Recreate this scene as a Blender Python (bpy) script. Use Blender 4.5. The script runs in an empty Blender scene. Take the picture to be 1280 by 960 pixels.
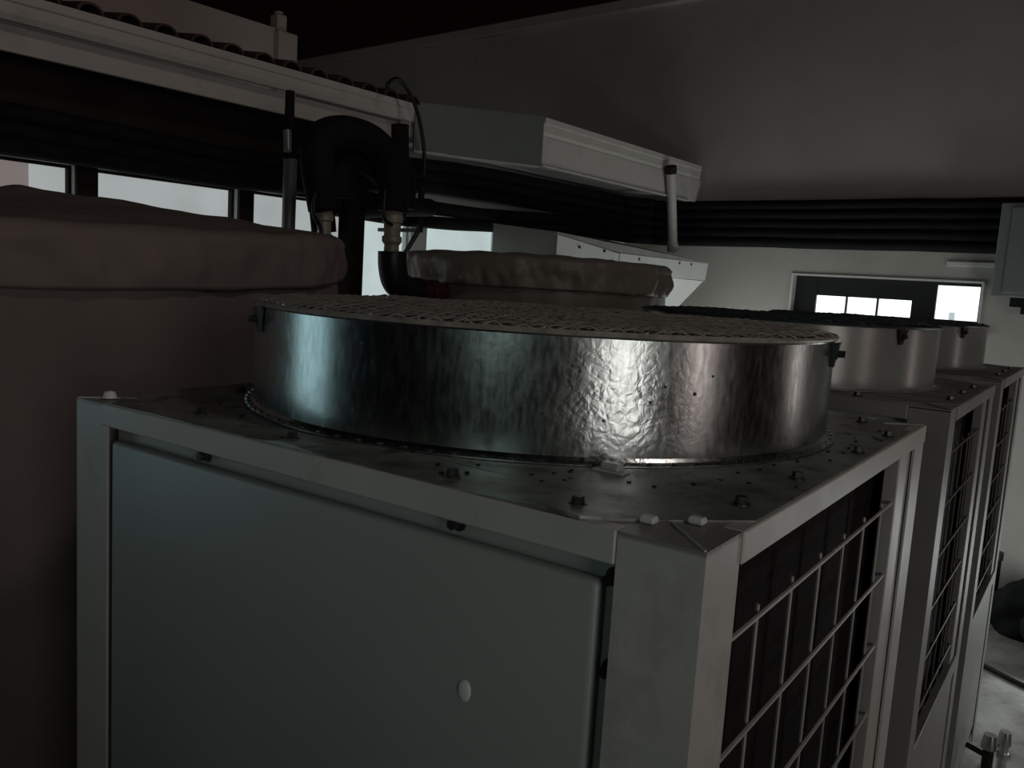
import bpy, bmesh, math, random
from mathutils import Vector, Matrix, noise
random.seed(7)
C = bpy.context.scene.collection
PI = math.pi

# ------------------------------------------------------------------ camera
cam_d = bpy.data.cameras.new('camera'); cam = bpy.data.objects.new('camera', cam_d); C.objects.link(cam)
cam_d.sensor_width = 36.0; cam_d.lens = 1055.51 * 36.0 / 1280.0; cam_d.clip_start = .02; cam_d.clip_end = 200
def cam_matrix(yaw, pitch, roll, loc):
    f = Vector((math.cos(yaw)*math.cos(pitch), math.sin(yaw)*math.cos(pitch), math.sin(pitch)))
    r = Vector((math.sin(yaw), -math.cos(yaw), 0)); u = r.cross(f)
    c, s = math.cos(roll), math.sin(roll)
    R = c*r + s*u; U = -s*r + c*u
    m = Matrix((R, U, -f)).transposed().to_4x4(); m.translation = Vector(loc)
    return m
cam.matrix_world = cam_matrix(2.179316, -.121697, .062006, (.248726, -.654073, .212961))
bpy.context.scene.camera = cam

# ------------------------------------------------------------------ world, exposure
w = bpy.data.worlds.new('night'); bpy.context.scene.world = w; w.use_nodes = True
w.node_tree.nodes['Background'].inputs[0].default_value = (.9, .55, .4, 1)
w.node_tree.nodes['Background'].inputs[1].default_value = .0014
vs = bpy.context.scene.view_settings
vs.view_transform = 'Standard'; vs.look = 'None'; vs.gamma = 1; vs.exposure = 0; vs.use_curve_mapping = False

# ------------------------------------------------------------------ lights (yard lamps, a lit doorway, a lit wall and added fills)
def area(name, loc, target, size, size_y, power, col, spread=180):
    d = bpy.data.lights.new(name, 'AREA'); d.shape = 'RECTANGLE'; d.size = size; d.size_y = size_y
    d.energy = power; d.color = col; d.spread = math.radians(spread)
    o = bpy.data.objects.new(name, d); C.objects.link(o); o.location = loc
    o.rotation_euler = (Vector(target) - Vector(loc)).to_track_quat('-Z', 'Y').to_euler()
    return o
area('yard_lamp', (5.4, -2.7, .3), (-.3, .3, 0), 1.6, 3.2, 45, (1, .93, .89))
area('lit_wall_glow', (4.6, .55, -.1), (-.2, .3, .1), .75, 1.0, 4.0, (1, .8, .76))  # unseen lit wall, added for its pink reflection on the drum
area('doorway_light', (1.0, 4.2, -1.05), (-1.0, 4.0, -1.0), .4, .5, 9, (.93, 1, .98), 160)
area('side_lamp', (2.2, 3.4, -.15), (-.1, 1.7, 0), .08, .5, .8, (1, .84, .8))
area('left_lamp', (-2.75, -1.0, .0), (-.65, .15, .07), 1.1, .8, .19, (.62, .92, 1), 45)
area('front_fill', (.1, -1.15, .25), (-.4, .1, -.15), .4, .25, .5, (.8, 1, .92))  # fill added near the camera, brightens the front panel
area('high_fill', (3.0, .6, 4.0), (-2.5, .6, .4), .5, .5, 4.6, (1, .86, .8), 85)  # fill added overhead to brighten the large tank's cloth top
ul = bpy.data.lights.new('utility_lamp', 'POINT'); ul.energy = 19; ul.shadow_soft_size = .55; ul.color = (.93, 1, .98)
uo = bpy.data.objects.new('utility_lamp', ul); C.objects.link(uo); uo.location = (-1.6, 4.75, -.6)

# ------------------------------------------------------------------ helpers
def xf(bm, M): bmesh.ops.transform(bm, matrix=M, verts=bm.verts); return bm
BM_ = Matrix.Rotation(math.radians(-4), 4, 'Z')        # the building stands 4 degrees off the units
def B(wd, s, z): return BM_ @ Vector((-wd, s, z))      # wd = distance out to the left wall side, s = along it

def add_box(bm, lo, hi, bev=0, building=False, seg=1):
    lo, hi = [min(a, b) for a, b in zip(lo, hi)], [max(a, b) for a, b in zip(lo, hi)]
    c = [(a+b)/2 for a, b in zip(lo, hi)]; d = [max(b-a, 1e-5) for a, b in zip(lo, hi)]
    r = bmesh.ops.create_cube(bm, size=1, matrix=Matrix.Translation(c) @ Matrix.Diagonal((*d, 1)))
    vv = r['verts']
    if bev:
        es = list({e for v in vv for e in v.link_edges})
        rr = bmesh.ops.bevel(bm, geom=es, offset=bev, segments=seg, affect='EDGES', profile=.5)
        vv = list({v for f in rr['faces'] for v in f.verts} | {v for v in vv if v.is_valid})
    if building: bmesh.ops.transform(bm, matrix=BM_, verts=vv)
    return vv
def bbox(bm, w0, w1, s0, s1, z0, z1, bev=0): add_box(bm, (-w1, s0, z0), (-w0, s1, z1), bev, True)

def add_tube(bm, pts, r, n=10, caps=True, closed=False):
    pts = [Vector(p) for p in pts]; rings = []; N = len(pts); up = None
    for i, p in enumerate(pts):
        if closed: t = (pts[(i+1) % N] - pts[i-1]).normalized()
        else: t = (pts[min(i+1, N-1)] - pts[max(i-1, 0)]).normalized()
        if up is None: up = t.orthogonal().normalized()
        up = (up - t*up.dot(t)).normalized(); v = t.cross(up)
        rr = r[i] if isinstance(r, (list, tuple)) else r
        rings.append([bm.verts.new(p + rr*(math.cos(a)*up + math.sin(a)*v)) for a in (2*PI*k/n for k in range(n))])
    for i in range(N if closed else N-1):
        a, b = rings[i], rings[(i+1) % N]
        for k in range(n): bm.faces.new((a[k], a[(k+1) % n], b[(k+1) % n], b[k]))
    if caps and not closed: bm.faces.new(rings[0]); bm.faces.new(rings[-1])

def smooth_path(ctrl, per=8):
    P = [Vector(c) for c in ctrl]; P = [2*P[0]-P[1]] + P + [2*P[-1]-P[-2]]; out = []
    for i in range(1, len(P)-2):
        for k in range(per):
            t = k/per; a, b, c, d = P[i-1:i+3]
            out.append(.5*((2*b)+(c-a)*t+(2*a-5*b+4*c-d)*t*t+(3*b-a-3*c+d)*t**3))
    out.append(P[-2]); return out

def add_lathe(bm, prof, cx, cy, n=64, closed=False, fn=None):
    rings = []
    for (r, z) in prof:
        ring = []
        for k in range(n):
            a = 2*PI*k/n; rr, zz = (r, z) if fn is None else fn(r, z, a)
            ring.append(bm.verts.new((cx+rr*math.cos(a), cy+rr*math.sin(a), zz)))
        rings.append(ring)
    m = len(rings)
    for i in range(m if closed else m-1):
        a, b = rings[i], rings[(i+1) % m]
        for k in range(n): bm.faces.new((a[k], a[(k+1) % n], b[(k+1) % n], b[k]))
    return rings

def add_poly(bm, loops_bottom, loops_top):
    a = [bm.verts.new(p) for p in loops_bottom]; b = [bm.verts.new(p) for p in loops_top]
    bm.faces.new(a); bm.faces.new(list(reversed(b))); n = len(a)
    for i in range(n): bm.faces.new((a[i], a[(i+1) % n], b[(i+1) % n], b[i]))

def sub(parent=None): return bmesh.new()
def world_loc(o):
    v = Vector(o.location)
    while o.parent: o = o.parent; v += o.location
    return v
def obj(name, bm, mat, parent=None, smooth=False, kind=None, label=None):
    bmesh.ops.recalc_face_normals(bm, faces=bm.faces)
    xs = [v.co for v in bm.verts]
    lo = Vector([min(c[i] for c in xs) for i in range(3)]); hi = Vector([max(c[i] for c in xs) for i in range(3)])
    o0 = Vector(((lo.x+hi.x)/2, (lo.y+hi.y)/2, lo.z))
    bmesh.ops.translate(bm, vec=-o0, verts=bm.verts)
    me = bpy.data.meshes.new(name); bm.to_mesh(me); bm.free(); me.materials.append(mat)
    if smooth is True:
        for p in me.polygons: p.use_smooth = True
    elif smooth: me.shade_smooth() if False else [setattr(p, 'use_smooth', True) for p in me.polygons] and me.set_sharp_from_angle(angle=math.radians(smooth))
    o = bpy.data.objects.new(name, me); C.objects.link(o)
    if parent: o.parent = parent; o.location = o0 - world_loc(parent)
    else: o.location = o0
    if kind: o['kind'] = kind
    if label: o['label'] = label
    return o
def thing(name, label, cat, loc=(0, 0, 0), group=None):
    o = bpy.data.objects.new(name, None); o.empty_display_size = .1; C.objects.link(o); o.location = loc
    o['label'] = label; o['category'] = cat
    if group: o['group'] = group
    return o
def tag(o, label, cat, group=None):
    o['label'] = label; o['category'] = cat
    if group: o['group'] = group
    return o

# ------------------------------------------------------------------ materials
def mat(name, col, rough=.5, metal=0, var=.12, scale=8, bump=.0, bscale=40, spec=.5, dirt=None, dscale=3, dthr=(.5, .7), rvar=.0, stretch=(1, 1, 1)):
    m = bpy.data.materials.new(name); m.use_nodes = True; nt = m.node_tree; N = nt.nodes; L = nt.links
    b = N['Principled BSDF']; b.inputs['Roughness'].default_value = rough; b.inputs['Metallic'].default_value = metal
    b.inputs['Specular IOR Level'].default_value = spec
    tc = N.new('ShaderNodeTexCoord'); mp = N.new('ShaderNodeMapping'); mp.inputs['Scale'].default_value = stretch
    geo = N.new('ShaderNodeNewGeometry'); L.new(geo.outputs['Position'], mp.inputs[0])
    n1 = N.new('ShaderNodeTexNoise'); n1.inputs['Scale'].default_value = scale; n1.inputs['Detail'].default_value = 6; L.new(mp.outputs[0], n1.inputs['Vector'])
    r1 = N.new('ShaderNodeMapRange'); r1.inputs['From Min'].default_value = .3; r1.inputs['From Max'].default_value = .7
    r1.inputs['To Min'].default_value = 1-var; r1.inputs['To Max'].default_value = 1+var; L.new(n1.outputs[0], r1.inputs[0])
    mx = N.new('ShaderNodeMix'); mx.data_type = 'RGBA'; mx.blend_type = 'MULTIPLY'; mx.inputs[0].default_value = 1
    mx.inputs[6].default_value = (*col, 1); L.new(r1.outputs[0], mx.inputs[7]); out = mx.outputs[2]
    if dirt:
        n2 = N.new('ShaderNodeTexNoise'); n2.inputs['Scale'].default_value = dscale; n2.inputs['Detail'].default_value = 8; n2.inputs['Roughness'].default_value = .7
        L.new(mp.outputs[0], n2.inputs['Vector'])
        r2 = N.new('ShaderNodeMapRange'); r2.inputs['From Min'].default_value = dthr[0]; r2.inputs['From Max'].default_value = dthr[1]; L.new(n2.outputs[0], r2.inputs[0])
        m2 = N.new('ShaderNodeMix'); m2.data_type = 'RGBA'; L.new(r2.outputs[0], m2.inputs[0]); L.new(out, m2.inputs[6]); m2.inputs[7].default_value = (*dirt, 1); out = m2.outputs[2]
    L.new(out, b.inputs['Base Color'])
    if rvar:
        r3 = N.new('ShaderNodeMapRange'); r3.inputs['From Min'].default_value = .3; r3.inputs['From Max'].default_value = .7
        r3.inputs['To Min'].default_value = rough-rvar; r3.inputs['To Max'].default_value = rough+rvar; L.new(n1.outputs[0], r3.inputs[0]); L.new(r3.outputs[0], b.inputs['Roughness'])
    if bump:
        n3 = N.new('ShaderNodeTexNoise'); n3.inputs['Scale'].default_value = bscale; n3.inputs['Detail'].default_value = 5; L.new(mp.outputs[0], n3.inputs['Vector'])
        bp = N.new('ShaderNodeBump'); bp.inputs['Strength'].default_value = bump; bp.inputs['Distance'].default_value = .01
        L.new(n3.outputs[0], bp.inputs['Height']); L.new(bp.outputs[0], b.inputs['Normal'])
    return m
M = {}
M['cream'] = mat('grey_cream_enamel', (.50, .50, .47), .42, 0, .07, 6, .04, 60, dirt=(.30, .28, .25), dscale=5, dthr=(.56, .8), rvar=.06)
M['cream2'] = mat('shaded_dusty_cream', (.25, .25, .235), .4, 0, .1, 5, .05, 50, dirt=(.2, .19, .17), dscale=6, dthr=(.5, .8))  # the far units' shade is put into this darker cream
M['panel'] = mat('grey_green_enamel', (.33, .36, .34), .42, 0, .05, 3, .03, 70)
M['plate'] = mat('weathered_galvanised_sheet', (.30, .33, .30), .42, .55, .35, 9, .12, 30, dirt=(.07, .065, .055), dscale=16, dthr=(.5, .72), rvar=.12)
M['bolt'] = mat('tarnished_bolt', (.045, .045, .04), .35, .5, .3, 30)
M['white_tab'] = mat('white_plastic', (.7, .7, .68), .4)
M['wire'] = mat('pale_coated_wire', (.42, .42, .40), .45, .1, .15, 20)
M['mesh'] = mat('bare_wire_mesh', (.50, .47, .42), .42, .5, .35, 40)
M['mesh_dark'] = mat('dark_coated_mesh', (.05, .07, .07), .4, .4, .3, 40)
M['coil'] = mat('dark_coil_fins', (.010, .008, .0075), .8, 0, .4, 60, .2, 200, spec=.15)
M['inside'] = mat('dark_interior', (.02, .02, .02), .9, 0, .2, 10, spec=.1)
M['fan'] = mat('dark_fan_plastic', (.04, .04, .04), .5)
M['cloth'] = mat('pinkish_brown_canvas', (.185, .150, .138), .85, 0, .1, 3, .35, 14, spec=.2, dirt=(.15, .13, .115), dscale=2.2, dthr=(.45, .75))
M['cloth2'] = mat('taupe_vinyl_canvas', (.20, .18, .15), .42, 0, .12, 5, .3, 16, spec=.35, dirt=(.15, .13, .11), dscale=3, dthr=(.45, .75))
M['wall'] = mat('off_white_render', (.46, .44, .41), .85, 0, .06, 2, .06, 30, spec=.2, dirt=(.36, .34, .31), dscale=1.2, dthr=(.5, .8))
M['wall_left'] = mat('white_render', (.62, .63, .61), .8, 0, .05, 2, .06, 30, spec=.2)
M['far'] = mat('far_render', (.5, .42, .38), .9, 0, .1, 2, spec=.1)
M['floor'] = mat('pale_concrete', (.50, .49, .46), .7, 0, .15, 3, .15, 25, dirt=(.17, .16, .14), dscale=1.6, dthr=(.42, .62))
M['board'] = mat('dark_stained_board', (.022, .017, .014), .75, 0, .2, 5, spec=.2)
M['pipe'] = mat('black_foam_insulation', (.009, .010, .0105), .75, 0, .25, 12, .2, 25, spec=.15)
M['blackplastic'] = mat('black_plastic', (.01, .011, .012), .4, 0, .1, 12, spec=.4)
M['steelpipe'] = mat('grey_green_pipe', (.26, .30, .29), .35, .3, .1, 12)
M['gutter'] = mat('white_gutter_metal', (.50, .48, .45), .5, 0, .06, 4, dirt=(.32, .30, .27), dscale=4, dthr=(.5, .8))
M['eave_green'] = mat('grey_green_sheet', (.12, .145, .135), .5, .2, .08, 4)
M['tile'] = mat('dark_clay_tile', (.07, .048, .038), .85, 0, .3, 6, .2, 30, spec=.15)
M['hood'] = mat('white_painted_duct', (.60, .61, .59), .45, 0, .05, 4)
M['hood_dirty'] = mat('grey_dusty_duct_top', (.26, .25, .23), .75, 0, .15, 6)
M['valve'] = mat('dirty_cream_valve', (.26, .24, .20), .5, .1, .2, 20)
M['red'] = mat('dark_red_plastic', (.05, .009, .013), .5)
M['silver'] = mat('bright_steel', (.7, .72, .74), .2, 1, .1, 20)
M['frame'] = mat('black_window_frame', (.015, .017, .017), .4, 0, .1, 10)
M['boxgrey'] = mat('grey_box_enamel', (.20, .23, .225), .5, 0, .05, 10)

def drum_mat():
    m = mat('galvanised_drum_sheet', (.43, .47, .46), .30, 1, .09, 30, 0, stretch=(1, 1, .6)); nt = m.node_tree; N = nt.nodes; L = nt.links
    b = N['Principled BSDF']; geo = N.new('ShaderNodeNewGeometry')
    # spangle drives roughness
    mv = N.new('ShaderNodeMapping'); mv.inputs['Scale'].default_value = (1, 1, .28); L.new(geo.outputs['Position'], mv.inputs[0])
    vo = N.new('ShaderNodeTexNoise'); vo.inputs['Scale'].default_value = 150; vo.inputs['Detail'].default_value = 3; L.new(mv.outputs[0], vo.inputs['Vector'])
    mr = N.new('ShaderNodeMapRange'); mr.inputs['From Min'].default_value = .3; mr.inputs['From Max'].default_value = .7; mr.inputs['To Min'].default_value = .19; mr.inputs['To Max'].default_value = .28
    L.new(vo.outputs[0], mr.inputs[0]); L.new(mr.outputs[0], b.inputs['Roughness'])
    # hammered creases on the dented stretch of the sheet
    n1 = N.new('ShaderNodeTexNoise'); n1.inputs['Scale'].default_value = 60; n1.inputs['Detail'].default_value = 2; n1.inputs['Distortion'].default_value = 1.1
    L.new(geo.outputs['Position'], n1.inputs['Vector'])
    v2 = N.new('ShaderNodeTexVoronoi'); v2.feature = 'DISTANCE_TO_EDGE'; v2.inputs['Scale'].default_value = 80
    L.new(n1.outputs['Color'], v2.inputs['Vector']) if False else L.new(geo.outputs['Position'], v2.inputs['Vector'])
    ad = N.new('ShaderNodeMath'); ad.operation = 'ADD'; L.new(n1.outputs[0], ad.inputs[0])
    ml = N.new('ShaderNodeMath'); ml.operation = 'MULTIPLY'; ml.inputs[1].default_value = .55; L.new(v2.outputs['Distance'], ml.inputs[0]); L.new(ml.outputs[0], ad.inputs[1])
    dist = N.new('ShaderNodeVectorMath'); dist.operation = 'DISTANCE'; L.new(geo.outputs['Position'], dist.inputs[0]); dist.inputs[1].default_value = (-.215, .235, .07)
    mk = N.new('ShaderNodeMapRange'); mk.inputs['From Min'].default_value = .04; mk.inputs['From Max'].default_value = .12; mk.inputs['To Min'].default_value = .11; mk.inputs['To Max'].default_value = .012
    L.new(dist.outputs['Value'], mk.inputs[0])
    bp = N.new('ShaderNodeBump'); bp.inputs['Distance'].default_value = .006; L.new(mk.outputs[0], bp.inputs['Strength']); L.new(ad.outputs[0], bp.inputs['Height'])
    L.new(bp.outputs[0], b.inputs['Normal'])
    return m
M['drum'] = drum_mat()
M['drum_cream'] = mat('cream_drum_enamel', (.25, .26, .24), .24, .1, .06, 6, .03, 40, spec=.6)

def lit_pane(name, col, strength, col2=None, split=None):
    m = bpy.data.materials.new(name); m.use_nodes = True; nt = m.node_tree; N = nt.nodes; L = nt.links
    b = N['Principled BSDF']; b.inputs['Base Color'].default_value = (.3, .3, .3, 1); b.inputs['Roughness'].default_value = .3
    geo = N.new('ShaderNodeNewGeometry'); n = N.new('ShaderNodeTexNoise'); n.inputs['Scale'].default_value = 4; L.new(geo.outputs['Position'], n.inputs['Vector'])
    mr = N.new('ShaderNodeMapRange'); mr.inputs['To Min'].default_value = strength*.8; mr.inputs['To Max'].default_value = strength*1.2; L.new(n.outputs[0], mr.inputs[0])
    b.inputs['Emission Color'].default_value = (*col, 1); L.new(mr.outputs[0], b.inputs['Emission Strength'])
    return m
M['pane'] = lit_pane('frosted_lit_pane', (.93, 1, 1), .36)
M['pane_pink'] = lit_pane('curtained_lit_pane', (1, .85, .82), .17)
M['pane_cool'] = lit_pane('bright_frosted_pane', (.85, 1, 1.0), .52)
M['pane_white'] = lit_pane('bright_daylight_pane', (.9, 1, 1), 1.6)

# ------------------------------------------------------------------ setting
FZ = -1.6
bm = bmesh.new(); bbox(bm, -4, 8.2, -4.5, 5.6, FZ-.1, FZ); obj('floor', bm, M['floor'], kind='structure')
bm = bmesh.new(); add_box(bm, (.8, -3.6, FZ), (.95, .2, -.32), .01); obj('shade_block', bm, M['wall'], kind='structure')  # unseen block, added to keep yard light off the low left
# back wall with the window opening (w .768..1.961, z .10..(.379))
WB = 5.2; wx0, wx1, wz0, wz1 = .775, 1.95, .08, .372
bm = bmesh.new()
bbox(bm, wx1, 8, WB, WB+.2, FZ, 2.34); bbox(bm, -4, wx0, WB, WB+.2, FZ, 2.34)
bbox(bm, wx0, wx1, WB, WB+.2, FZ, wz0); bbox(bm, wx0, wx1, WB, WB+.2, wz1, 2.34)
obj('wall_back', bm, M['wall'], kind='structure')
bm = bmesh.new(); bbox(bm, -4, 8.02, WB-.05, WB+.23, 2.34, 2.435, .01); obj('trim_1', bm, M['wall'], kind='structure')
bm = bmesh.new(); bbox(bm, 5.02, 5.025, WB-.004, WB, FZ, 2.34); obj('trim_2', bm, M['wall'], kind='structure')
# window in the back wall
bm = bmesh.new(); F0, F1 = WB+.06, WB+.12
bbox(bm, wx0, wx1, F0, F1, .35, wz1); bbox(bm, wx0, wx1, F0, F1, wz0, .122)
bbox(bm, wx0, .792, F0, F1, .122, .35); bbox(bm, 1.036, 1.18, F0, F1, .122, .35); bbox(bm, 1.80, wx1, F0, F1, .122, .35)
win = obj('window_1', bm, M['frame'], kind='structure')
bm = bmesh.new(); bbox(bm, 1.18, 1.80, F0+.005, F1-.005, .243, .35); obj('header_panel', bm, M['frame'], win)
bm = bmesh.new(); bbox(bm, 1.386, 1.398, F0, F1, .122, .243); obj('glazing_bar', bm, M['frame'], win)
bm = bmesh.new(); bbox(bm, 1.588, 1.600, F0, F1, .122, .243); obj('glazing_bar', bm, M['frame'], win)
for a, b_, z0, z1 in ((1.18, 1.386, .122, .243), (1.398, 1.588, .122, .243), (1.60, 1.80, .122, .243), (.792, 1.036, .137, .35)):
    bm = bmesh.new(); bbox(bm, a, b_, F0+.02, F0+.028, z0, z1); obj('pane', bm, M['pane_white'], win)
bm = bmesh.new(); bbox(bm, .792, 1.036, F0, F1, .122, .137); obj('frame_rail', bm, M['frame'], win)
bm = bmesh.new(); bbox(bm, .92, .955, F0+.008, F0+.018, .137, .185, .002); obj('latch_sticker', bm, M['pane_cool'], win)
bm = bmesh.new(); bbox(bm, wx0-.05, wx1+.02, WB-.05, WB, .055, .08, .004); obj('sill', bm, M['wall'], win)
bm = bmesh.new(); bbox(bm, wx0-.012, wx1+.012, WB-.012, WB, wz1, wz1+.012); bbox(bm, wx0-.012, wx0, WB-.012, WB, .08, wz1); bbox(bm, wx1, wx1+.012, WB-.012, WB, .08, wz1)
obj('reveal_trim', bm, M['wall_left'], win)

# left wall with its row of lit windows
WL = 3.35; LZ = .57; LB = -.7
wins = [(-.30, .28), (.37, .952), (1.039, 1.707), (1.786, 2.40), (2.50, 2.86), (2.99, 3.66), (3.78, 4.4)]
bm = bmesh.new(); bbox(bm, WL, WL+.2, -3.5, WB, FZ, LB); bbox(bm, WL, WL+.2, -3.5, WB, LZ, 1.05)
prev = -3.5
for a, b_ in wins: bbox(bm, WL, WL+.2, prev, a, LB, LZ); prev = b_
bbox(bm, WL, WL+.2, prev, WB, LB, LZ)
obj('wall_left', bm, M['wall_left'], kind='structure')
for i, (a, b_) in enumerate(wins):
    bm = bmesh.new(); f0, f1 = WL+.03, WL+.09; t = .012
    bbox(bm, f0, f1, a, a+t, LB, LZ); bbox(bm, f0, f1, b_-t, b_, LB, LZ); bbox(bm, f0, f1, a+t, b_-t, LZ-t, LZ); bbox(bm, f0, f1, a+t, b_-t, LB, LB+t)
    wo = obj('window_%d' % (i+2), bm, M['board'] if i < 4 else M['wall_left'], kind='structure')
    if i == 1:
        bm = bmesh.new(); bbox(bm, f0+.03, f0+.036, a+t, .80, LB+t, LZ-t); obj('pane', bm, M['pane_pink'], wo)
        bm = bmesh.new(); bbox(bm, f0+.03, f0+.036, .80, b_-t, LB+t, LZ-t); obj('pane', bm, M['pane'], wo)
    else:
        bm = bmesh.new(); bbox(bm, f0+.03, f0+.036, a+t, b_-t, LB+t, LZ-t); obj('pane', bm, M['pane'] if i < 4 else M['pane_cool'], wo)
# dark piers and lintel board on the left wall, soffit shade in the tone
bm = bmesh.new(); bbox(bm, WL-.02, WL, -3.4, 2.30, LZ, .93)
pr = -3.4
for a, b_ in wins[:4]: bbox(bm, WL-.02, WL, pr, a, LB, LZ); pr = b_
obj('trim_3', bm, M['board'], kind='structure')
# soffit
bm = bmesh.new(); bbox(bm, 3.151, WL+.2, -3.5, 2.60, .93, .95); obj('trim_4', bm, M['board'], kind='structure')
bm = bmesh.new()
add_poly(bm, [B(3.09, 2.62, .93), B(2.75, 3.26, .93), B(2.75, 5.2, .93), B(3.5, 5.2, .93), B(3.5, 2.62, .93)],
         [B(3.09, 2.62, .95), B(2.75, 3.26, .95), B(2.75, 5.2, .95), B(3.5, 5.2, .95), B(3.5, 2.62, .95)])
obj('trim_5', bm, M['wall_left'], kind='structure')
# wall of the house behind the tiled roof
bm = bmesh.new(); bbox(bm, 5, 5.2, -2.5, 3.04, .9, 1.87); obj('wall_far', bm, M['far'], kind='structure')

def profile_run(bm, prof, s0, s1):       # prof: (wd, z) outline extruded along the wall
    add_poly(bm, [B(a, s0, z) for a, z in prof], [B(a, s1, z) for a, z in prof])
def gutter(name_label, wf, s0, s1, zt, zb, zf):
    t = thing('gutter', name_label, 'gutter', B(wf+.03, (s0+s1)/2, zb))
    bm = bmesh.new()
    profile_run(bm, [(wf, zt), (wf, zt-.03), (wf+.008, zt-.036), (wf+.008, zb+.02), (wf+.02, zb), (wf+.05, zb), (wf+.05, zb+.006), (wf+.024, zb+.006), (wf+.014, zb+.024), (wf+.014, zt-.01), (wf+.007, zt)], s0, s1)
    obj('trough', bm, M['gutter'], t)
    bm = bmesh.new(); bbox(bm, wf+.008, wf+.05, s0-.004, s0+.002, zb, zt-.02); obj('end_cap', bm, M['gutter'], t)
    bm = bmesh.new(); bbox(bm, wf+.008, wf+.05, s1-.002, s1+.004, zb, zt-.02); obj('end_cap', bm, M['gutter'], t)
    return t
g1 = gutter('long white gutter under the dark roof tiles, upper left', 3.05, -2.5, 2.56, 1.103, 1.010, .92)
bm = bmesh.new(); bbox(bm, 3.13, 3.15, -2.5, 2.60, .915, 1.009, .002); tag(obj('fascia_board', bm, M['gutter']), 'white fascia board below the long gutter on the left', 'board')
g2 = gutter('short white gutter on the eave that meets the back wall', 2.70, 3.235, 5.15, 1.133, 1.035, .87)
bm = bmesh.new(); bbox(bm, 2.715, 2.735, 3.235, 5.195, .872, 1.034, .002); bbox(bm, 2.70, 2.74, 3.235, 5.0, .862, .874, .002)
tag(obj('fascia_board', bm, M['gutter']), 'white fascia board below the short gutter, behind the downpipe', 'board')
# grey-green sheet closing the step of the eave
bm = bmesh.new()
add_poly(bm, [B(3.09, 2.60, .87), B(2.703, 3.225, .865), B(2.72, 3.233, .865), B(3.11, 2.61, .87)], [B(3.09, 2.60, 1.125), B(2.703, 3.225, 1.135), B(2.72, 3.233, 1.135), B(3.11, 2.61, 1.125)])
ep = obj('eave_sheet', bm, M['eave_green']); tag(ep, 'grey green metal sheet set at an angle between the two gutters', 'panel')
bm = bmesh.new()
add_poly(bm, [B(3.085, 2.598, .862), B(2.72, 3.23, .857), B(2.78, 3.25, .857), B(3.12, 2.62, .862)], [B(3.085, 2.598, .874), B(2.72, 3.23, .868), B(2.78, 3.25, .868), B(3.12, 2.62, .874)])
obj('drip_lip', bm, M['gutter'], ep, label='pale drip lip')
bm = bmesh.new(); bmesh.ops.create_uvsphere(bm, u_segments=8, v_segments=6, radius=.009, matrix=Matrix.Translation(B(2.80, 3.10, .93))); obj('rivet', bm, M['silver'], ep, True)
# roof tiles above the first gutter
roof = thing('tiled_roof', 'dark tiled roof edge above the long white gutter', 'roof', B(3.6, 1.2, 1.09))
bm = bmesh.new()
add_poly(bm, [B(3.07, -2.5, 1.075), B(3.07, 2.60, 1.075), B(5.0, 2.60, 1.075+.41), B(5.0, -2.5, 1.075+.41)], [B(3.07, -2.5, 1.095), B(3.07, 2.60, 1.095), B(5.0, 2.60, 1.095+.41), B(5.0, -2.5, 1.095+.41)])
obj('roof_deck', bm, M['tile'], roof)
def tile_bm(s, w0, row):
    bm = bmesh.new(); n = 8; L0 = .36; jit = random.uniform(-.006, .006); th = .012
    for rad_i in (0,):
        rows_ = []
        for k, (wd, taper) in enumerate(((w0-.02, 1.0), (w0+L0, .82))):
            z = 1.098 + (wd-3.07)*.2125 + (.012 if k == 0 else .0)
            o_, i_ = [], []
            for j in range(n+1):
                a = PI*j/n; R = .052*taper
                o_.append(bm.verts.new(B(wd, s+jit+R*math.cos(a), z+R*.75*math.sin(a))))
                i_.append(bm.verts.new(B(wd, s+jit+(R-th)*math.cos(a), z+(R-th)*.75*math.sin(a))))
            rows_.append((o_, i_))
        (o0, i0), (o1, i1) = rows_
        for j in range(n):
            bm.faces.new((o0[j], o0[j+1], o1[j+1], o1[j])); bm.faces.new((i0[j], i0[j+1], i1[j+1], i1[j]))
            bm.faces.new((o0[j], o0[j+1], i0[j+1], i0[j])); bm.faces.new((o1[j], o1[j+1], i1[j+1], i1[j]))
        for j in (0, n): bm.faces.new((o0[j], i0[j], i1[j], o1[j]))
    return bm
proto = {}
for row in range(3):
    for k in range(16):
        s = .28 + .1525*k
        obj('roof_tile', tile_bm(s, 3.09+row*.31, row), M['tile'], roof, 40)
# chimney-like post on the roof
t = thing('chimney_post', 'pale narrow post with a small cap rising behind the tiled roof', 'chimney', B(5.0, 3.11, 1.3))
bm = bmesh.new(); bbox(bm, 4.94, 5.1, 3.03, 3.19, 1.3, 1.85, .006); obj('post', bm, M['far'], t)
bm = bmesh.new(); bbox(bm, 4.97, 5.07, 3.04, 3.12, 1.85, 1.97, .01); add_lathe(bm, [(.001, 2.0), (.03, 1.99), (.035, 1.965)], B(5.02, 3.08, 0).x, B(5.02, 3.08, 0).y, 12); obj('cap', bm, M['far'], t)

# downpipe
t = thing('downpipe', 'white downpipe running from the short gutter to the duct hood', 'pipe', B(2.70, 4.9, .50))
top, bot = B(2.66, 4.62, 1.04), B(2.72, 4.85, .50)
bm = bmesh.new(); add_tube(bm, [top, top.lerp(bot, .5), bot], .034, 16); obj('tube', bm, M['gutter'], t, 40)
bm = bmesh.new(); add_tube(bm, [top.lerp(bot, .90), bot+Vector((0, 0, -.005))], .040, 16); obj('lower_socket', bm, M['gutter'], t, 40)
bm = bmesh.new(); add_tube(bm, [top.lerp(bot, -.03), top.lerp(bot, .05)], .040, 16); obj('upper_socket', bm, M['board'], t, 40)

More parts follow.
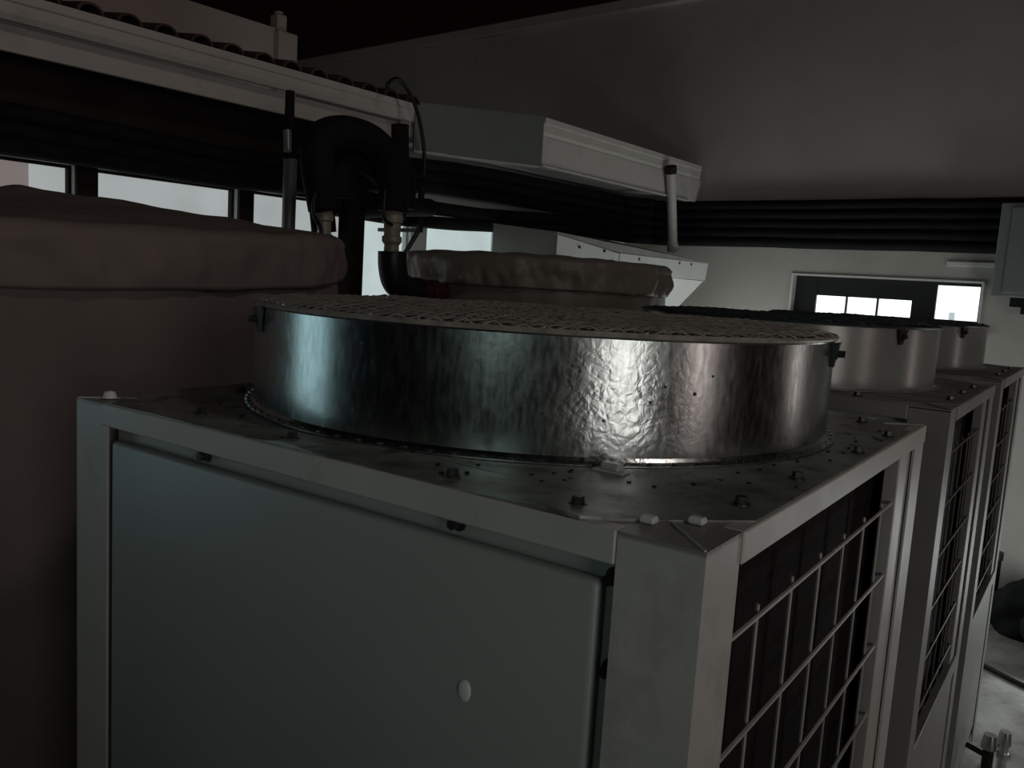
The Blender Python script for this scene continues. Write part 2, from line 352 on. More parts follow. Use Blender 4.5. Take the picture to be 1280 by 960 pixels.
# ------------------------------------------------------------------ duct hood on the left wall
HW, HB = 2.5, 2.96
t = thing('duct_hood', 'white sheet metal duct hood on the left wall under the downpipe', 'duct', B(2.8, 4.0, -.5))
s0, sj, s1 = 3.14, 3.79, 4.98
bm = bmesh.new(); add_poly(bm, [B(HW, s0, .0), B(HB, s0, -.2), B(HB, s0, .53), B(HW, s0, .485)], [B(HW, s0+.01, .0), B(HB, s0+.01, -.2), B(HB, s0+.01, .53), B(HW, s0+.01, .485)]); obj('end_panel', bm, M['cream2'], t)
bm = bmesh.new(); add_poly(bm, [B(HW, s0, .0), B(HW, s0, .478), B(HW, sj-.004, .415), B(HW, sj-.004, .0)], [B(HW+.01, s0, .0), B(HW+.01, s0, .478), B(HW+.01, sj-.004, .415), B(HW+.01, sj-.004, .0)]); obj('front_panel', bm, M['hood'], t)
bm = bmesh.new(); add_poly(bm, [B(HW-.004, sj+.004, .30), B(HW-.004, sj+.004, .417), B(HW-.004, s1, .419), B(HW-.004, s1-.03, .297)], [B(HW+.01, sj+.004, .30), B(HW+.01, sj+.004, .417), B(HW+.01, s1, .419), B(HW+.01, s1-.03, .297)]); obj('front_band', bm, M['hood'], t)
bm = bmesh.new(); add_poly(bm, [B(HW+.004, sj, .30), B(HW+.004, s1-.04, .293), B(HB, s1-.04, -.2), B(HB, sj, -.2)], [B(HW+.02, sj, .30), B(HW+.02, s1-.04, .293), B(HB+.01, s1-.04, -.2), B(HB+.01, sj, -.2)]); obj('lower_taper', bm, M['hood'], t)
bm = bmesh.new()
add_poly(bm, [B(HW-.01, s0-.008, .487), B(HW-.01, sj, .420), B(HW-.01, s1+.01, .421), B(WL, s1+.01, .56), B(WL, 3.8, .56), B(HB, s0-.008, .53)],
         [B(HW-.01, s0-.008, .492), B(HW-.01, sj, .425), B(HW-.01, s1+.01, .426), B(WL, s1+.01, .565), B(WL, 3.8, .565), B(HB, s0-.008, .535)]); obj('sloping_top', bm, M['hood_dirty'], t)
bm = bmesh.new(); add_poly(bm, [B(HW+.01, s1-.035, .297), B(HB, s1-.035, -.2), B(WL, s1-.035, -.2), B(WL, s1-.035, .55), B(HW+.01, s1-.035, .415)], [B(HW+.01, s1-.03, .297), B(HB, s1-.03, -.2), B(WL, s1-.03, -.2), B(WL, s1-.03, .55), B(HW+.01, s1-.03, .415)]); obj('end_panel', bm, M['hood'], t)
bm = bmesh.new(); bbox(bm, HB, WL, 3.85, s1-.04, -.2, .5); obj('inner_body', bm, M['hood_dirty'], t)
for s, z in ((3.36, .425), (3.62, .42), (3.72, .365), (4.02, .395), (4.55, .40), (4.72, .40)):
    bm = bmesh.new(); add_tube(bm, [B(HW+.0, s, z), B(HW-.008, s, z)], .009, 8); obj('screw', bm, M['bolt'], t)

# ------------------------------------------------------------------ condenser units
def add_hexbolt(bm, x, y, z, r=.007, h=.006, washer=True, ax='z'):
    m = Matrix.Translation((x, y, z))
    if ax == 'y': m = m @ Matrix.Rotation(PI/2, 4, 'X')
    if ax == 'x': m = m @ Matrix.Rotation(PI/2, 4, 'Y')
    if washer: bmesh.ops.create_cone(bm, cap_ends=True, segments=14, radius1=r*1.5, radius2=r*1.4, depth=.002, matrix=m @ Matrix.Translation((0, 0, .001)))
    bmesh.ops.create_cone(bm, cap_ends=True, segments=6, radius1=r, radius2=r*.92, depth=h, matrix=m @ Matrix.Translation((0, 0, .002+h/2)))

def guard(bm, cx, cy, R, z, pitch=.019, rw=.0016, seed=0):
    nrow = int(R/pitch)+1; am = pitch*.5; rot = math.radians(24)
    for i in range(-nrow, nrow+1):
        v0 = i*pitch; 
        if abs(v0) >= R-.004: continue
        half = math.sqrt(R*R-v0*v0); n = int(half/pitch); pts = []
        for k in range(-n-1, n+2):
            u = max(-half, min(half, k*pitch)); vv = v0 + (am if (k+i) % 2 else -am)*.98
            rr = math.hypot(u, vv); 
            if rr > R: f = R/rr; u *= f; vv *= f
            edge = max(0, (math.hypot(u, vv)/R-.97)/.03)
            zz = z + .004*noise.noise(Vector((u*9, vv*9, seed))) + (.0015 if (k+i) % 2 else -.0015) - .006*edge
            pts.append((cx+u*math.cos(rot)-vv*math.sin(rot), cy+u*math.sin(rot)+vv*math.cos(rot), zz))
        if len(pts) > 1: add_tube(bm, pts, rw, 4, caps=False)

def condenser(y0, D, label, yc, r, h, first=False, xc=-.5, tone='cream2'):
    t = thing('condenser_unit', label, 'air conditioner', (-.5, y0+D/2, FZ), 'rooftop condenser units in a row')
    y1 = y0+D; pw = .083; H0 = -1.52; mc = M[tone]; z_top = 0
    # base and feet
    bm = bmesh.new(); add_box(bm, (-.99, y0+.01, H0-.0), (-.01, y1-.01, H0+.07)); obj('base_frame', bm, mc, t)
    for fx in (-.9, -.14):
        bm = bmesh.new(); add_box(bm, (fx, y0, FZ), (fx+.08, y1, H0), .003); obj('foot', bm, mc, t)
    # corner posts: folded L sections
    for cx, sx in ((0, -1), (-1, 1)):
        for cy, sy in ((y0, 1), (y1, -1)):
            bm = bmesh.new(); th = .004
            P = [(cx, cy), (cx+sx*pw, cy), (cx+sx*pw, cy+sy*th), (cx+sx*th, cy+sy*th), (cx+sx*th, cy+sy*pw), (cx, cy+sy*pw)]
            add_poly(bm, [(a, b, H0) for a, b in P], [(a, b, -.004) for a, b in P]); obj('corner_post', bm, mc, t)
    # top rails
    rh = .032
    bm = bmesh.new(); add_box(bm, (-1+pw-.012, y0-.0025, -rh), (-pw+.0-.001, y0+.02, 0), .0015); obj('top_rail', bm, mc, t)
    bm = bmesh.new(); add_box(bm, (-1+pw, y1-.02, -rh), (-pw, y1, 0), .0015); obj('top_rail', bm, mc, t)
    bm = bmesh.new(); add_box(bm, (-.02, y0+pw+.001, -rh), (.0025, y1-.004, 0), .0015); obj('top_rail', bm, mc, t)
    bm = bmesh.new(); add_box(bm, (-1, y0+pw, -rh), (-.98, y1-pw, 0), .0015); obj('top_rail', bm, mc, t)
    # folded corner caps with a diagonal crease
    for cx, sx in ((0, -1), (-1, 1)):
        for cy, sy in ((y0, 1), (y1, -1)):
            bm = bmesh.new(); q = .17
            A, Bq, Cq, Dq = (cx, cy), (cx+sx*q, cy), (cx+sx*q*.5, cy+sy*q*.5), (cx, cy+sy*q)
            add_poly(bm, [(*A, -.006), (*Bq, -.006), (*Cq, -.006), (*Dq, -.006)], [(*A, -.001), (*Bq, -.0005), (*Cq, .0005), (*Dq, -.0005)]); cap = obj('corner_cap', bm, M['cream2'] if first else mc, t)
            bm = bmesh.new(); add_tube(bm, [(cx+sx*.002, cy+sy*.002, -.0005), (cx+sx*.06, cy+sy*.06, .0006)], .0014, 4); obj('crease', bm, mc, cap)
            if first and cy == y0 and cx == 0:
                for px, py in ((-.074, .042), (-.040, .074)):
                    bm = bmesh.new(); add_box(bm, (px-.008, py-.006, 0), (px+.008, py+.006, .007), .002); obj('plastic_tab', bm, M['white_tab'], cap)
            if first and cy == y0 and cx == -1:
                bm = bmesh.new(); add_lathe(bm, [(.001, .012), (.008, .010), (.011, .001)], -.962, .03, 10); obj('plastic_tab', bm, M['white_tab'], cap, True)
    # top plate with chamfered corners, edge slightly sprung at one spot
    bm = bmesh.new(); ch = .122; e = .002
    out = []
    def seg(a, b, n):
        for k in range(n): out.append((a[0]+(b[0]-a[0])*k/n, a[1]+(b[1]-a[1])*k/n))
    x0_, x1_, ya, yb = -1+e, -e, y0+e, y1-e
    seg((x0_+ch*.7, ya), (x1_-ch, ya), 40); seg((x1_-ch, ya), (x1_, ya+ch), 4); seg((x1_, ya+ch), (x1_, yb-ch), 16); seg((x1_, yb-ch), (x1_-ch, yb), 4)
    seg((x1_-ch, yb), (x0_+ch, yb), 16); seg((x0_+ch, yb), (x0_, yb-ch), 4); seg((x0_, yb-ch), (x0_, ya+ch*.7), 16); seg((x0_, ya+ch*.7), (x0_+ch*.7, ya), 4)
    def lift(x, y):
        z = .0012 + .0012*noise.noise(Vector((x*7, y*7, 3)))
        if first and y < y0+.05: z += .006*math.exp(-((x+.53)/.035)**2)*(1-(y-y0)/.05) + .004*math.exp(-((x+.15)/.05)**2)*(1-(y-y0)/.05)
        return z
    rings = []
    for f in (1.0, .95, .9, .82):
        ring = [bm.verts.new(((a+.5)*f-.5, (b-(ya+yb)/2)*f+(ya+yb)/2, 0)) for a, b in out]
        for v in ring: v.co.z = lift(v.co.x, v.co.y)
        rings.append(ring)
    n = len(out)
    for a, b in zip(rings, rings[1:]):
        for k in range(n): bm.faces.new((a[k], a[(k+1) % n], b[(k+1) % n], b[k]))
    inner = [bm.verts.new((xc+(r-.02)*math.cos(math.atan2(v.co.y-yc, v.co.x-xc)), yc+(r-.02)*math.sin(math.atan2(v.co.y-yc, v.co.x-xc)), .002)) for v in rings[0]]
    for v in rings[1]+rings[2]+rings[3]: pass
    low = [bm.verts.new((v.co.x, v.co.y, v.co.z-.0035)) for v in rings[0]]
    for k in range(n): bm.faces.new((rings[0][k], rings[0][(k+1) % n], low[(k+1) % n], low[k]))
    bm.faces.new(low); bm.faces.new(rings[-1])
    for v in inner: bm.verts.remove(v)
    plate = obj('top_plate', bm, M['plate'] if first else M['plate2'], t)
    bolts = [(-.151, .044), (-.035, .174), (-.03, .346), (-.304, .039), (-.562, .040), (-.772, .055), (-.02, .60), (-.02, .80), (-.09, .93), (-.92, .234), (-.97, .5), (-.97, .8)] if first else [(-.2, .045), (-.5, .045), (-.78, .045), (-.03, .2), (-.03, .4), (-.03, .6), (-.97, .3), (-.97, .6)]
    for bx, by in bolts:
        bm = bmesh.new(); add_hexbolt(bm, bx, y0+by, .001, .0065 if first else .008, .007); obj('bolt', bm, M['bolt'], plate)
    if first:
        for bx, by in ((-.199, .200),):
            bm = bmesh.new(); add_box(bm, (bx-.013, by-.007, .002), (bx+.013, by+.009, .012), .003); add_box(bm, (bx-.02, by-.012, .001), (bx+.02, by+.01, .004), .001); obj('drain_clip', bm, M['cream'], plate)
        rg = random.Random(5)
        bm = bmesh.new()
        for _ in range(70):
            a = rg.uniform(-2.6, .5); rr = rg.uniform(r+.008, r+.12); x, y = xc+rr*math.cos(a), yc+rr*math.sin(a)
            if -.97 < x < -.015 and y0+.02 < y < y1-.02: add_box(bm, (x-.002, y-.0015, .001), (x+.002, y+.002, .001+rg.uniform(.001, .003)))
        obj('grit', bm, M['bolt'], plate, kind='stuff')
    # front and back sheet panels
    for yy, sy in ((y0, 1), (y1, -1)):
        pn_m = M['panel']
        bm = bmesh.new(); add_box(bm, (-.914, yy+sy*.004, -.74), (-.101, yy+sy*.022, -.053), .007, seg=3); pn = obj('front_panel' if sy > 0 else 'rear_panel', bm, pn_m, t, 30)
        bm = bmesh.new(); add_box(bm, (-1+pw-.01, yy+sy*.024, -.80), (-pw+.01, yy+sy*.028, -.02)); obj('backing_sheet', bm, pn_m, t)
        if sy > 0:
            for sxx, szz in ((-.28, -.041), (-.711, -.043), (-.0945, -.052), (-.0915, -.14), (-.0915, -.40)):
                bm = bmesh.new(); add_hexbolt(bm, sxx, yy+.024, szz, .0065, .012, True, 'y'); obj('screw', bm, M['bolt'], pn)
            bm = bmesh.new(); bmesh.ops.create_uvsphere(bm, u_segments=16, v_segments=8, radius=.011, matrix=Matrix.Translation((-.245, yy+.004, -.207)) @ Matrix.Diagonal((.75, .35, 1.1, 1))); obj('plug', bm, M['white_tab'], pn, True)
        bm = bmesh.new(); add_box(bm, (-1+pw-.001, yy+sy*.001, -.80), (-pw+.001, yy+sy*.02, -.76), .0015); obj('mid_rail', bm, mc, t)
        bm = bmesh.new(); add_box(bm, (-1+pw, yy+sy*.004, H0+.07), (-pw, yy+sy*.016, -.805), .003); obj('lower_panel', bm, mc, t)
    # coil and grilles on both sides
    ge = D-.17                         # opening far end
    bm = bmesh.new(); add_box(bm, (-.90, y0+.06, -.80), (-.045, y1-.06, -.03)); obj('coil', bm, M['coil'], t)
    for xx, sx in ((0, -1), (-1, 1)):
        bm = bmesh.new(); add_box(bm, (xx+sx*.006, y0+ge, -.80), (xx+sx*.03, y1-pw+.002, -rh), .002); obj('stile', bm, mc, t)
        bm = bmesh.new(); add_box(bm, (xx, y0+pw, -.85), (xx+sx*.02, y1-pw, -.80), .0015); obj('mid_rail', bm, mc, t)
        bm = bmesh.new(); add_box(bm, (xx+sx*.004, y0+pw, H0+.07), (xx+sx*.016, y1-pw, -.852), .003); obj('lower_panel', bm, mc, t)
        gr = bpy.data.objects.new('grille', None); C.objects.link(gr); gr.parent = t; gr.location = Vector((xx+sx*.006, y0+D/2, -.8)) - t.location
        zs = [-.117-.1245*k for k in range(6)]
        for z in zs:
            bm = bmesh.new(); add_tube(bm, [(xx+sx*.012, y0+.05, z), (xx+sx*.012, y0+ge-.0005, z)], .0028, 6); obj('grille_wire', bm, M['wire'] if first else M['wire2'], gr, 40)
        nv = 6 if first else 5; pit = (ge-.083)/(nv+.4)
        for k in range(nv):
            y = y0 + (.203+.118*k if first else .083+pit*(k+.9))
            bm = bmesh.new(); add_tube(bm, [(xx+sx*.0165, y, -.108), (xx+sx*.0165, y, -.79)], .0024, 6); obj('grille_wire', bm, M['wire'] if first else M['wire2'], gr, 40)
    # the fan drum
    dm = M['drum'] if first else M['drum_cream']
    bm = bmesh.new(); rn = random.Random(3)
    def wob(rr, z, a): return (rr+.0012*math.sin(3*a+1)+.0008*math.sin(7*a), z)
    add_lathe(bm, [(r+.014, .002), (r+.014, .004), (r+.003, .006), (r, .010), (r, h*.5), (r, h-.022), (r+.0003, h-.002), (r+.001, h), (r-.003, h), (r-.003, .003)], xc, yc, 160, True, wob)
    dr = obj('fan_drum', bm, dm, t, 12)
    bm = bmesh.new()
    for k in range(90):
        a = 2*PI*k/90; add_box(bm, (xc+(r+.009)*math.cos(a)-.003, yc+(r+.009)*math.sin(a)-.003, .004), (xc+(r+.009)*math.cos(a)+.003, yc+(r+.009)*math.sin(a)+.003, .0065))
    obj('spot_welds', bm, dm, dr, kind='stuff')
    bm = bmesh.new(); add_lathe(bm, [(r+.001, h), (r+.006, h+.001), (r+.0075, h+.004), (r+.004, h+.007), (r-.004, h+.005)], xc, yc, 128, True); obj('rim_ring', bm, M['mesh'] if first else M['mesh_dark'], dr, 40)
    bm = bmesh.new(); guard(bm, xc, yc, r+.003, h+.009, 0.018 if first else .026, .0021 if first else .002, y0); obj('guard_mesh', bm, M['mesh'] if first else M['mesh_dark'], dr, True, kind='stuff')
    for aa in ((-116, 8, 98, 190) if first else (-30, 60, 150, 240)):
        a = math.radians(aa); br = Matrix.Translation((xc, yc, 0)) @ Matrix.Rotation(a, 4, 'Z')
        bm = bmesh.new(); add_poly(bm, [(r+.002, -.014, h-.003), (r+.002, .014, h-.003), (r+.002, .005, h-.038), (r+.002, -.005, h-.038)], [(r+.012, -.014, h-.001), (r+.012, .014, h-.001), (r+.006, .005, h-.038), (r+.006, -.005, h-.038)]); xf(bm, br); k_ = obj('bracket', bm, M['mesh_dark'] if first else M['bolt'], dr)
        bm = bmesh.new(); add_hexbolt(bm, r+.008, 0, h-.018, .006, .01, True, 'x'); xf(bm, br); 
    # (bolts of the brackets are tiny and live with the bracket)
        obj('bracket_bolt', bm, M['bolt'], dr)
    if first:
        bm = bmesh.new()
        for aa, zz, q in ((-40.2, .079, .0022), (-33, .09, .0026), (-38, .098, .002), (-52, .118, .0016), (-51, .112, .0018), (-30, .112, .0016), (-47, .055, .002), (-56, .06, .0016)):
            a = math.radians(aa); bmesh.ops.create_cone(bm, cap_ends=True, segments=8, radius1=q, radius2=q*.8, depth=.0012, matrix=Matrix.Translation((xc+(r+.0004)*math.cos(a), yc+(r+.0004)*math.sin(a), zz)) @ Matrix.Rotation(a, 4, 'Z') @ Matrix.Rotation(PI/2, 4, 'Y'))
        obj('specks', bm, M['bolt'], dr, kind='stuff')
    # fan inside
    bm = bmesh.new(); add_lathe(bm, [(.001, h-.03), (.07, h-.03), (.075, h-.04), (.075, .0), (.001, .0)], xc, yc, 32)
    obj('fan_hub', bm, M['fan'], dr, 40)
    for k in range(4):
        bm = bmesh.new(); R0, R1 = .07, r-.06; vs_ = []
        for i in range(6):
            rr = R0+(R1-R0)*i/5; wd = .06+.05*i/5
            vs_.append([(rr, -wd, .03), (rr, -wd*.3, .05), (rr, wd*.5, .075), (rr, wd, .085)])
        g = [[bm.verts.new(p) for p in row] for row in vs_]; g2 = [[bm.verts.new((p[0], p[1], p[2]-.004)) for p in row] for row in vs_]
        for i in range(5):
            for j in range(3):
                bm.faces.new((g[i][j], g[i+1][j], g[i+1][j+1], g[i][j+1])); bm.faces.new((g2[i][j], g2[i+1][j], g2[i+1][j+1], g2[i][j+1]))
        for i in range(5):
            for j in (0, 3): bm.faces.new((g[i][j], g[i+1][j], g2[i+1][j], g2[i][j]))
        for j in range(3):
            for i in (0, 5): bm.faces.new((g[i][j], g[i][j+1], g2[i][j+1], g2[i][j]))
        xf(bm, Matrix.Translation((xc, yc, 0)) @ Matrix.Rotation(k*PI/2+.4, 4, 'Z')); obj('fan_blade', bm, M['fan'], dr, 40)
    return t
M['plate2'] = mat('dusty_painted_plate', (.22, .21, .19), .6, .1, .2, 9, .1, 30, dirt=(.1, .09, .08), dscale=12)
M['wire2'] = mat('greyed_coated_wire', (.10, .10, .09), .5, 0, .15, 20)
condenser(0, 1.02, 'nearest condenser unit with bare galvanised fan drum and wire mesh guard', .5647, .4714, .1538, True, xc=-.546, tone='cream')
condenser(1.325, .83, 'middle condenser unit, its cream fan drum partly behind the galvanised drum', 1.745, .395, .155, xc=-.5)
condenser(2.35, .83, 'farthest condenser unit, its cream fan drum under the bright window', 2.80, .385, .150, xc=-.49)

# ------------------------------------------------------------------ covered tanks
def covered_tank(label, cx, cy, R, zrim, zpeak, zseam, m, seed, tilt=(0, 0), pleat=1.0, sag=.0):
    t = thing('covered_tank', label, 'tank', (cx, cy, FZ), 'round tanks under cloth covers')
    def dz(a): return tilt[0]*math.cos(a)+tilt[1]*math.sin(a)
    n = 260
    # side wrap
    bm = bmesh.new(); rings = []
    zz = [zseam+.03 - (zseam+.03-FZ-.01)*k/40 for k in range(41)]
    for j, z in enumerate(zz):
        ring = []
        for k in range(n):
            a = 2*PI*k/n; d = j/40
            o = .022*noise.noise(Vector((math.cos(a)*3+math.sin(a)*1.5, z*1.3+math.sin(a)*1.2, seed)))*pleat + .010*noise.noise(Vector((a*9, z*3.0, seed+4)))*pleat
            rr = R-.014+o*(min(1, d*8))
            ring.append(bm.verts.new((cx+rr*math.cos(a), cy+rr*math.sin(a), z+dz(a)*(1-d))))
        rings.append(ring)
    for a_, b_ in zip(rings, rings[1:]):
        for k in range(n): bm.faces.new((a_[k], a_[(k+1) % n], b_[(k+1) % n], b_[k]))
    bm.faces.new(rings[0]); bm.faces.new(rings[-1])
    obj('side_wrap', bm, m, t, True)
    # fitted cap: skirt with gathers and a domed top
    bm = bmesh.new(); prof = []
    hs = zrim-zseam
    for k in range(13): prof.append((R, zseam+hs*.92*k/12, 'skirt', k/12))
    for k in range(1, 6): a = PI/2*k/5; prof.append((R-.035*(1-math.cos(a)), zrim-.08*hs+.035*math.sin(a), 'edge', k/5))
    zt = zrim-.08*hs+.035
    for k in range(1, 15): f = k/15; prof.append(((R-.035)*(1-f), zt+(zpeak-zt)*math.sin(f*PI/2)**1.15, 'top', f))
    rings = []
    for (r_, z, kind, f) in prof:
        ring = []
        for k in range(n):
            a = 2*PI*k/n; o = 0; oz = 0
            g = noise.noise(Vector((a*R*16, z*5, seed)))*.010 + noise.noise(Vector((a*R*34+z*14, z*9, seed+9)))*.006
            g2 = noise.noise(Vector((a*R*5, z*8, seed+2)))*.012
            if kind == 'skirt': o = (g*1.25+g2)*pleat*(.45+.9*math.sin(PI*min(1, f*1.05)))
            if kind == 'edge': o = (g+g2)*pleat*(1-f*.6); oz = .006*noise.noise(Vector((a*R*9, f, seed)))*f
            if kind == 'top': oz = .012*noise.noise(Vector((math.cos(a)*(1-f)*6, math.sin(a)*(1-f)*6, seed)))
            if kind == 'skirt' and f < .01: oz = .006*noise.noise(Vector((a*R*6, 1, seed))) - .003
            rr = r_+o
            ring.append(bm.verts.new((cx+rr*math.cos(a), cy+rr*math.sin(a), z+oz+dz(a))))
        rings.append(ring)
    c0 = bm.verts.new((cx, cy, zpeak)); 
    for a_, b_ in zip(rings, rings[1:]):
        for k in range(n): bm.faces.new((a_[k], a_[(k+1) % n], b_[(k+1) % n], b_[k]))
    for k in range(n): bm.faces.new((rings[-1][k], rings[-1][(k+1) % n], c0))
    inner = [bm.verts.new((cx+(R-.012)*math.cos(2*PI*k/n), cy+(R-.012)*math.sin(2*PI*k/n), zseam+.01+dz(2*PI*k/n))) for k in range(n)]
    for k in range(n): bm.faces.new((rings[0][k], rings[0][(k+1) % n], inner[(k+1) % n], inner[k]))
    cap = obj('cap_cover', bm, m, t, True)
    return t, cap
t1, c1 = covered_tank('large round tank under a pinkish brown cloth cover, far left', -2.26, .465, .91, .272, .362, .168, M['cloth'], 1.3, (-.015, .03), 1.35)
for a, rr in ((.42, .78), (.47, .60)):
    pass
covered_tank('smaller round tank under a taupe cover behind the galvanised drum', -1.97, 2.67, .62, .292, .335, .187, M['cloth2'], 7.7, (0, 0), 1.5)

# ------------------------------------------------------------------ insulated pipe bundle along the walls
zl = [  # z at s: -2.5, .6, 1.75, 2.66, 3.3, 4.95, back wall, back end
    (.715, .715, .70, .815, .85, .86, .845, .845), (.655, .65, .64, .755, .785, .79, .780, .782), (.60, .595, .59, .695, .715, .725, .715, .718)]
zl2 = [(2.05, .575, .585, .60, .655, .652, .652), (2.05, .51, .505, .53, .59, .588, .585)]
labels = ['uppermost black insulated pipe of the bundle along both walls', 'second black insulated pipe from the top of the wall bundle', 'third black insulated pipe of the wall bundle, middle of five',
          'fourth black insulated pipe of the wall bundle, sagging on the left', 'lowest black insulated pipe of the wall bundle, above the window']
rn = random.Random(11)
def pipe_line(pts, r, label, per=10):
    P = smooth_path(pts, per); 
    P = [p+Vector((0, 0, .004*noise.noise(p*3.1))) for p in P]
    rr = [r*(1+.06*noise.noise(p*6+Vector((3, 1, 2)))) for p in P]
    bm = bmesh.new(); add_tube(bm, P, rr, 12)
    tag(obj('insulated_pipe', bm, M['pipe'], smooth=True), label, 'pipe', 'black insulated pipes along the walls')
for i, z in enumerate(zl):
    wd = 3.2; pts = [B(wd, -2.5, z[0]), B(wd, .6, z[1]), B(wd, 1.75, z[2]), B(wd, 2.66, z[3]), B(wd, 3.3, z[4]), B(wd, 4.3, z[5]), B(wd-.02, 4.93, z[5]), B(wd-.11, 5.10, z[5]), B(2.9, 5.14, z[6]), B(1.8, 5.145, z[6]), B(.55, 5.145, z[7])]
    pipe_line(pts, .036, labels[i])
for i, z in enumerate(zl2):
    wd = 3.12; pts = [B(wd-.1, 1.9, z[1]), B(wd, 2.66, z[2]), B(wd+.02, 3.3, z[3]), B(3.2, 4.3, z[4]), B(3.18, 4.93, z[4]), B(3.09, 5.10, z[4]), B(2.9, 5.14, z[5]), B(1.8, 5.145, z[5]), B(.55, 5.145, z[6])]
    pipe_line(pts, .036 if i else .038, labels[3+i])
# strut that carries the bundle beside the elbow
t = thing('pipe_bracket', 'thin dark diagonal wall bracket under the sagging pipes', 'bracket', B(3.1, 2.55, .3))
bm = bmesh.new(); bbox(bm, 3.02, 3.04, 2.60, 2.63, .44, .68); obj('upright', bm, M['blackplastic'], t)
bm = bmesh.new(); add_tube(bm, [B(3.03, 2.615, .46), B(3.03, 2.50, .30), B(3.03, 2.47, .24)], .013, 6); obj('brace', bm, M['blackplastic'], t)
bm = bmesh.new(); bbox(bm, 3.02, 3.349, 2.60, 2.63, .44, .46); obj('arm', bm, M['blackplastic'], t)
for wd in (2.5, 1.3):
    bm = bmesh.new(); bbox(bm, wd-.012, wd+.012, 5.188, 5.2, .56, .88); tag(obj('pipe_clamp', bm, M['blackplastic']), 'dark clamp strip behind the pipes on the back wall, %s the downpipe' % ('near' if wd > 2 else 'well right of'), 'clamp')

# ------------------------------------------------------------------ pipework between the tanks
t = thing('grey_pipe', 'upright grey green pipe standing behind the large covered tank', 'pipe', B(2.6, 1.41, FZ))
bm = bmesh.new(); add_tube(bm, [B(2.6, 1.46, FZ), B(2.6, 1.46, .64)], .027, 16); obj('tube', bm, M['steelpipe'], t, 40)
bm = bmesh.new(); add_tube(bm, [B(2.6, 1.455, .64), B(2.6, 1.45, .70), B(2.6, 1.45, .90)], [.027, .02, .018], 12); obj('insulated_top', bm, M['pipe'], t, 40)
bm = bmesh.new(); add_tube(bm, [B(2.57, 1.42, .74), B(2.55, 1.41, .66)], .016, 10); obj('side_lug', bm, M['steelpipe'], t, 40)

def tube_thing(name, label, cat, pts, r, m, n=16, per=8):
    bm = bmesh.new(); add_tube(bm, smooth_path(pts, per), r, n); return tag(obj(name, bm, m, smooth=True), label, cat)
tube_thing('insulated_bend', 'thick black insulated pipe arching over the valves beside the post', 'pipe',
           [B(2.15, 1.285, .419), B(2.15, 1.245, .582), B(2.15, 1.265, .664), B(2.15, 1.365, .700), B(2.15, 1.483, .690), B(2.15, 1.574, .635), B(2.15, 1.607, .546), B(2.15, 1.607, .446)], .058, M['pipe'])
tube_thing('insulated_bend', 'slimmer black insulated pipe curving behind the thick arching one', 'pipe',
           [B(2.5, 1.56, .36), B(2.5, 1.53, .58), B(2.5, 1.58, .68), B(2.5, 1.75, .71), B(2.5, 1.93, .71), B(2.5, 1.99, .63), B(2.5, 1.99, .50)], .050, M['pipe'])
tube_thing('insulated_bend', 'inner black insulated pipe filling the space under the arch', 'pipe',
           [B(2.26, 1.43, .48), B(2.26, 1.43, .56), B(2.26, 1.47, .62), B(2.26, 1.56, .635), B(2.26, 1.66, .60), B(2.26, 1.70, .545)], .060, M['pipe'])
tube_thing('insulated_riser', 'black insulated riser under the end of the long gutter', 'pipe',
           [B(2.62, 2.07, .46), B(2.62, 2.07, .70), B(2.62, 2.06, .88)], .040, M['pipe'])
tube_thing('insulated_cross_pipe', 'black insulated pipe crossing between the arch and the wall bundle', 'pipe',
           [B(2.55, 1.62, .48), B(2.65, 1.85, .49), B(2.8, 2.2, .53), B(2.95, 2.5, .56), B(3.05, 2.7, .58)], .048, M['pipe'])
t = thing('black_post', 'square black post standing between the two covered tanks', 'post', B(2.4, 1.60, FZ))
bm = bmesh.new(); bbox(bm, 2.36, 2.44, 1.58, 1.655, FZ, .74, .004); obj('shaft', bm, M['board'], t)
bm = bmesh.new(); bbox(bm, 2.34, 2.46, 1.55, 1.69, FZ, FZ+.012); obj('base_plate', bm, M['board'], t)
bm = bmesh.new(); bbox(bm, 2.345, 2.445, 1.52, 1.69, .60, .66, .004); obj('cross_arm', bm, M['board'], t)
# pipe stub behind cover with cream valve
t = thing('cream_valve', 'cream valve on the dark pipe beside the large tank cover', 'valve', B(2.15, 1.285, .25))
bm = bmesh.new(); x, y, _ = B(2.15, 1.285, 0); add_lathe(bm, [(.001, .428), (.026, .428), (.028, .41), (.032, .405), (.032, .383), (.025, .378), (.025, .337), (.032, .333), (.032, .31), (.026, .301), (.026, -.2), (.001, -.2)], x, y, 20); obj('body', bm, M['valve'], t, 35)
bm = bmesh.new(); add_tube(bm, smooth_path([B(2.11, 1.211, .473), B(2.11, 1.206, .401), B(2.11, 1.238, .355), B(2.11, 1.243, .319)], 6), .007, 8); obj('handle', bm, M['blackplastic'], t, True)
bm = bmesh.new(); add_tube(bm, [B(2.12, 1.247, .346), B(2.12, 1.247, .292)], .010, 10); obj('spindle', bm, M['silver'], t, 40)
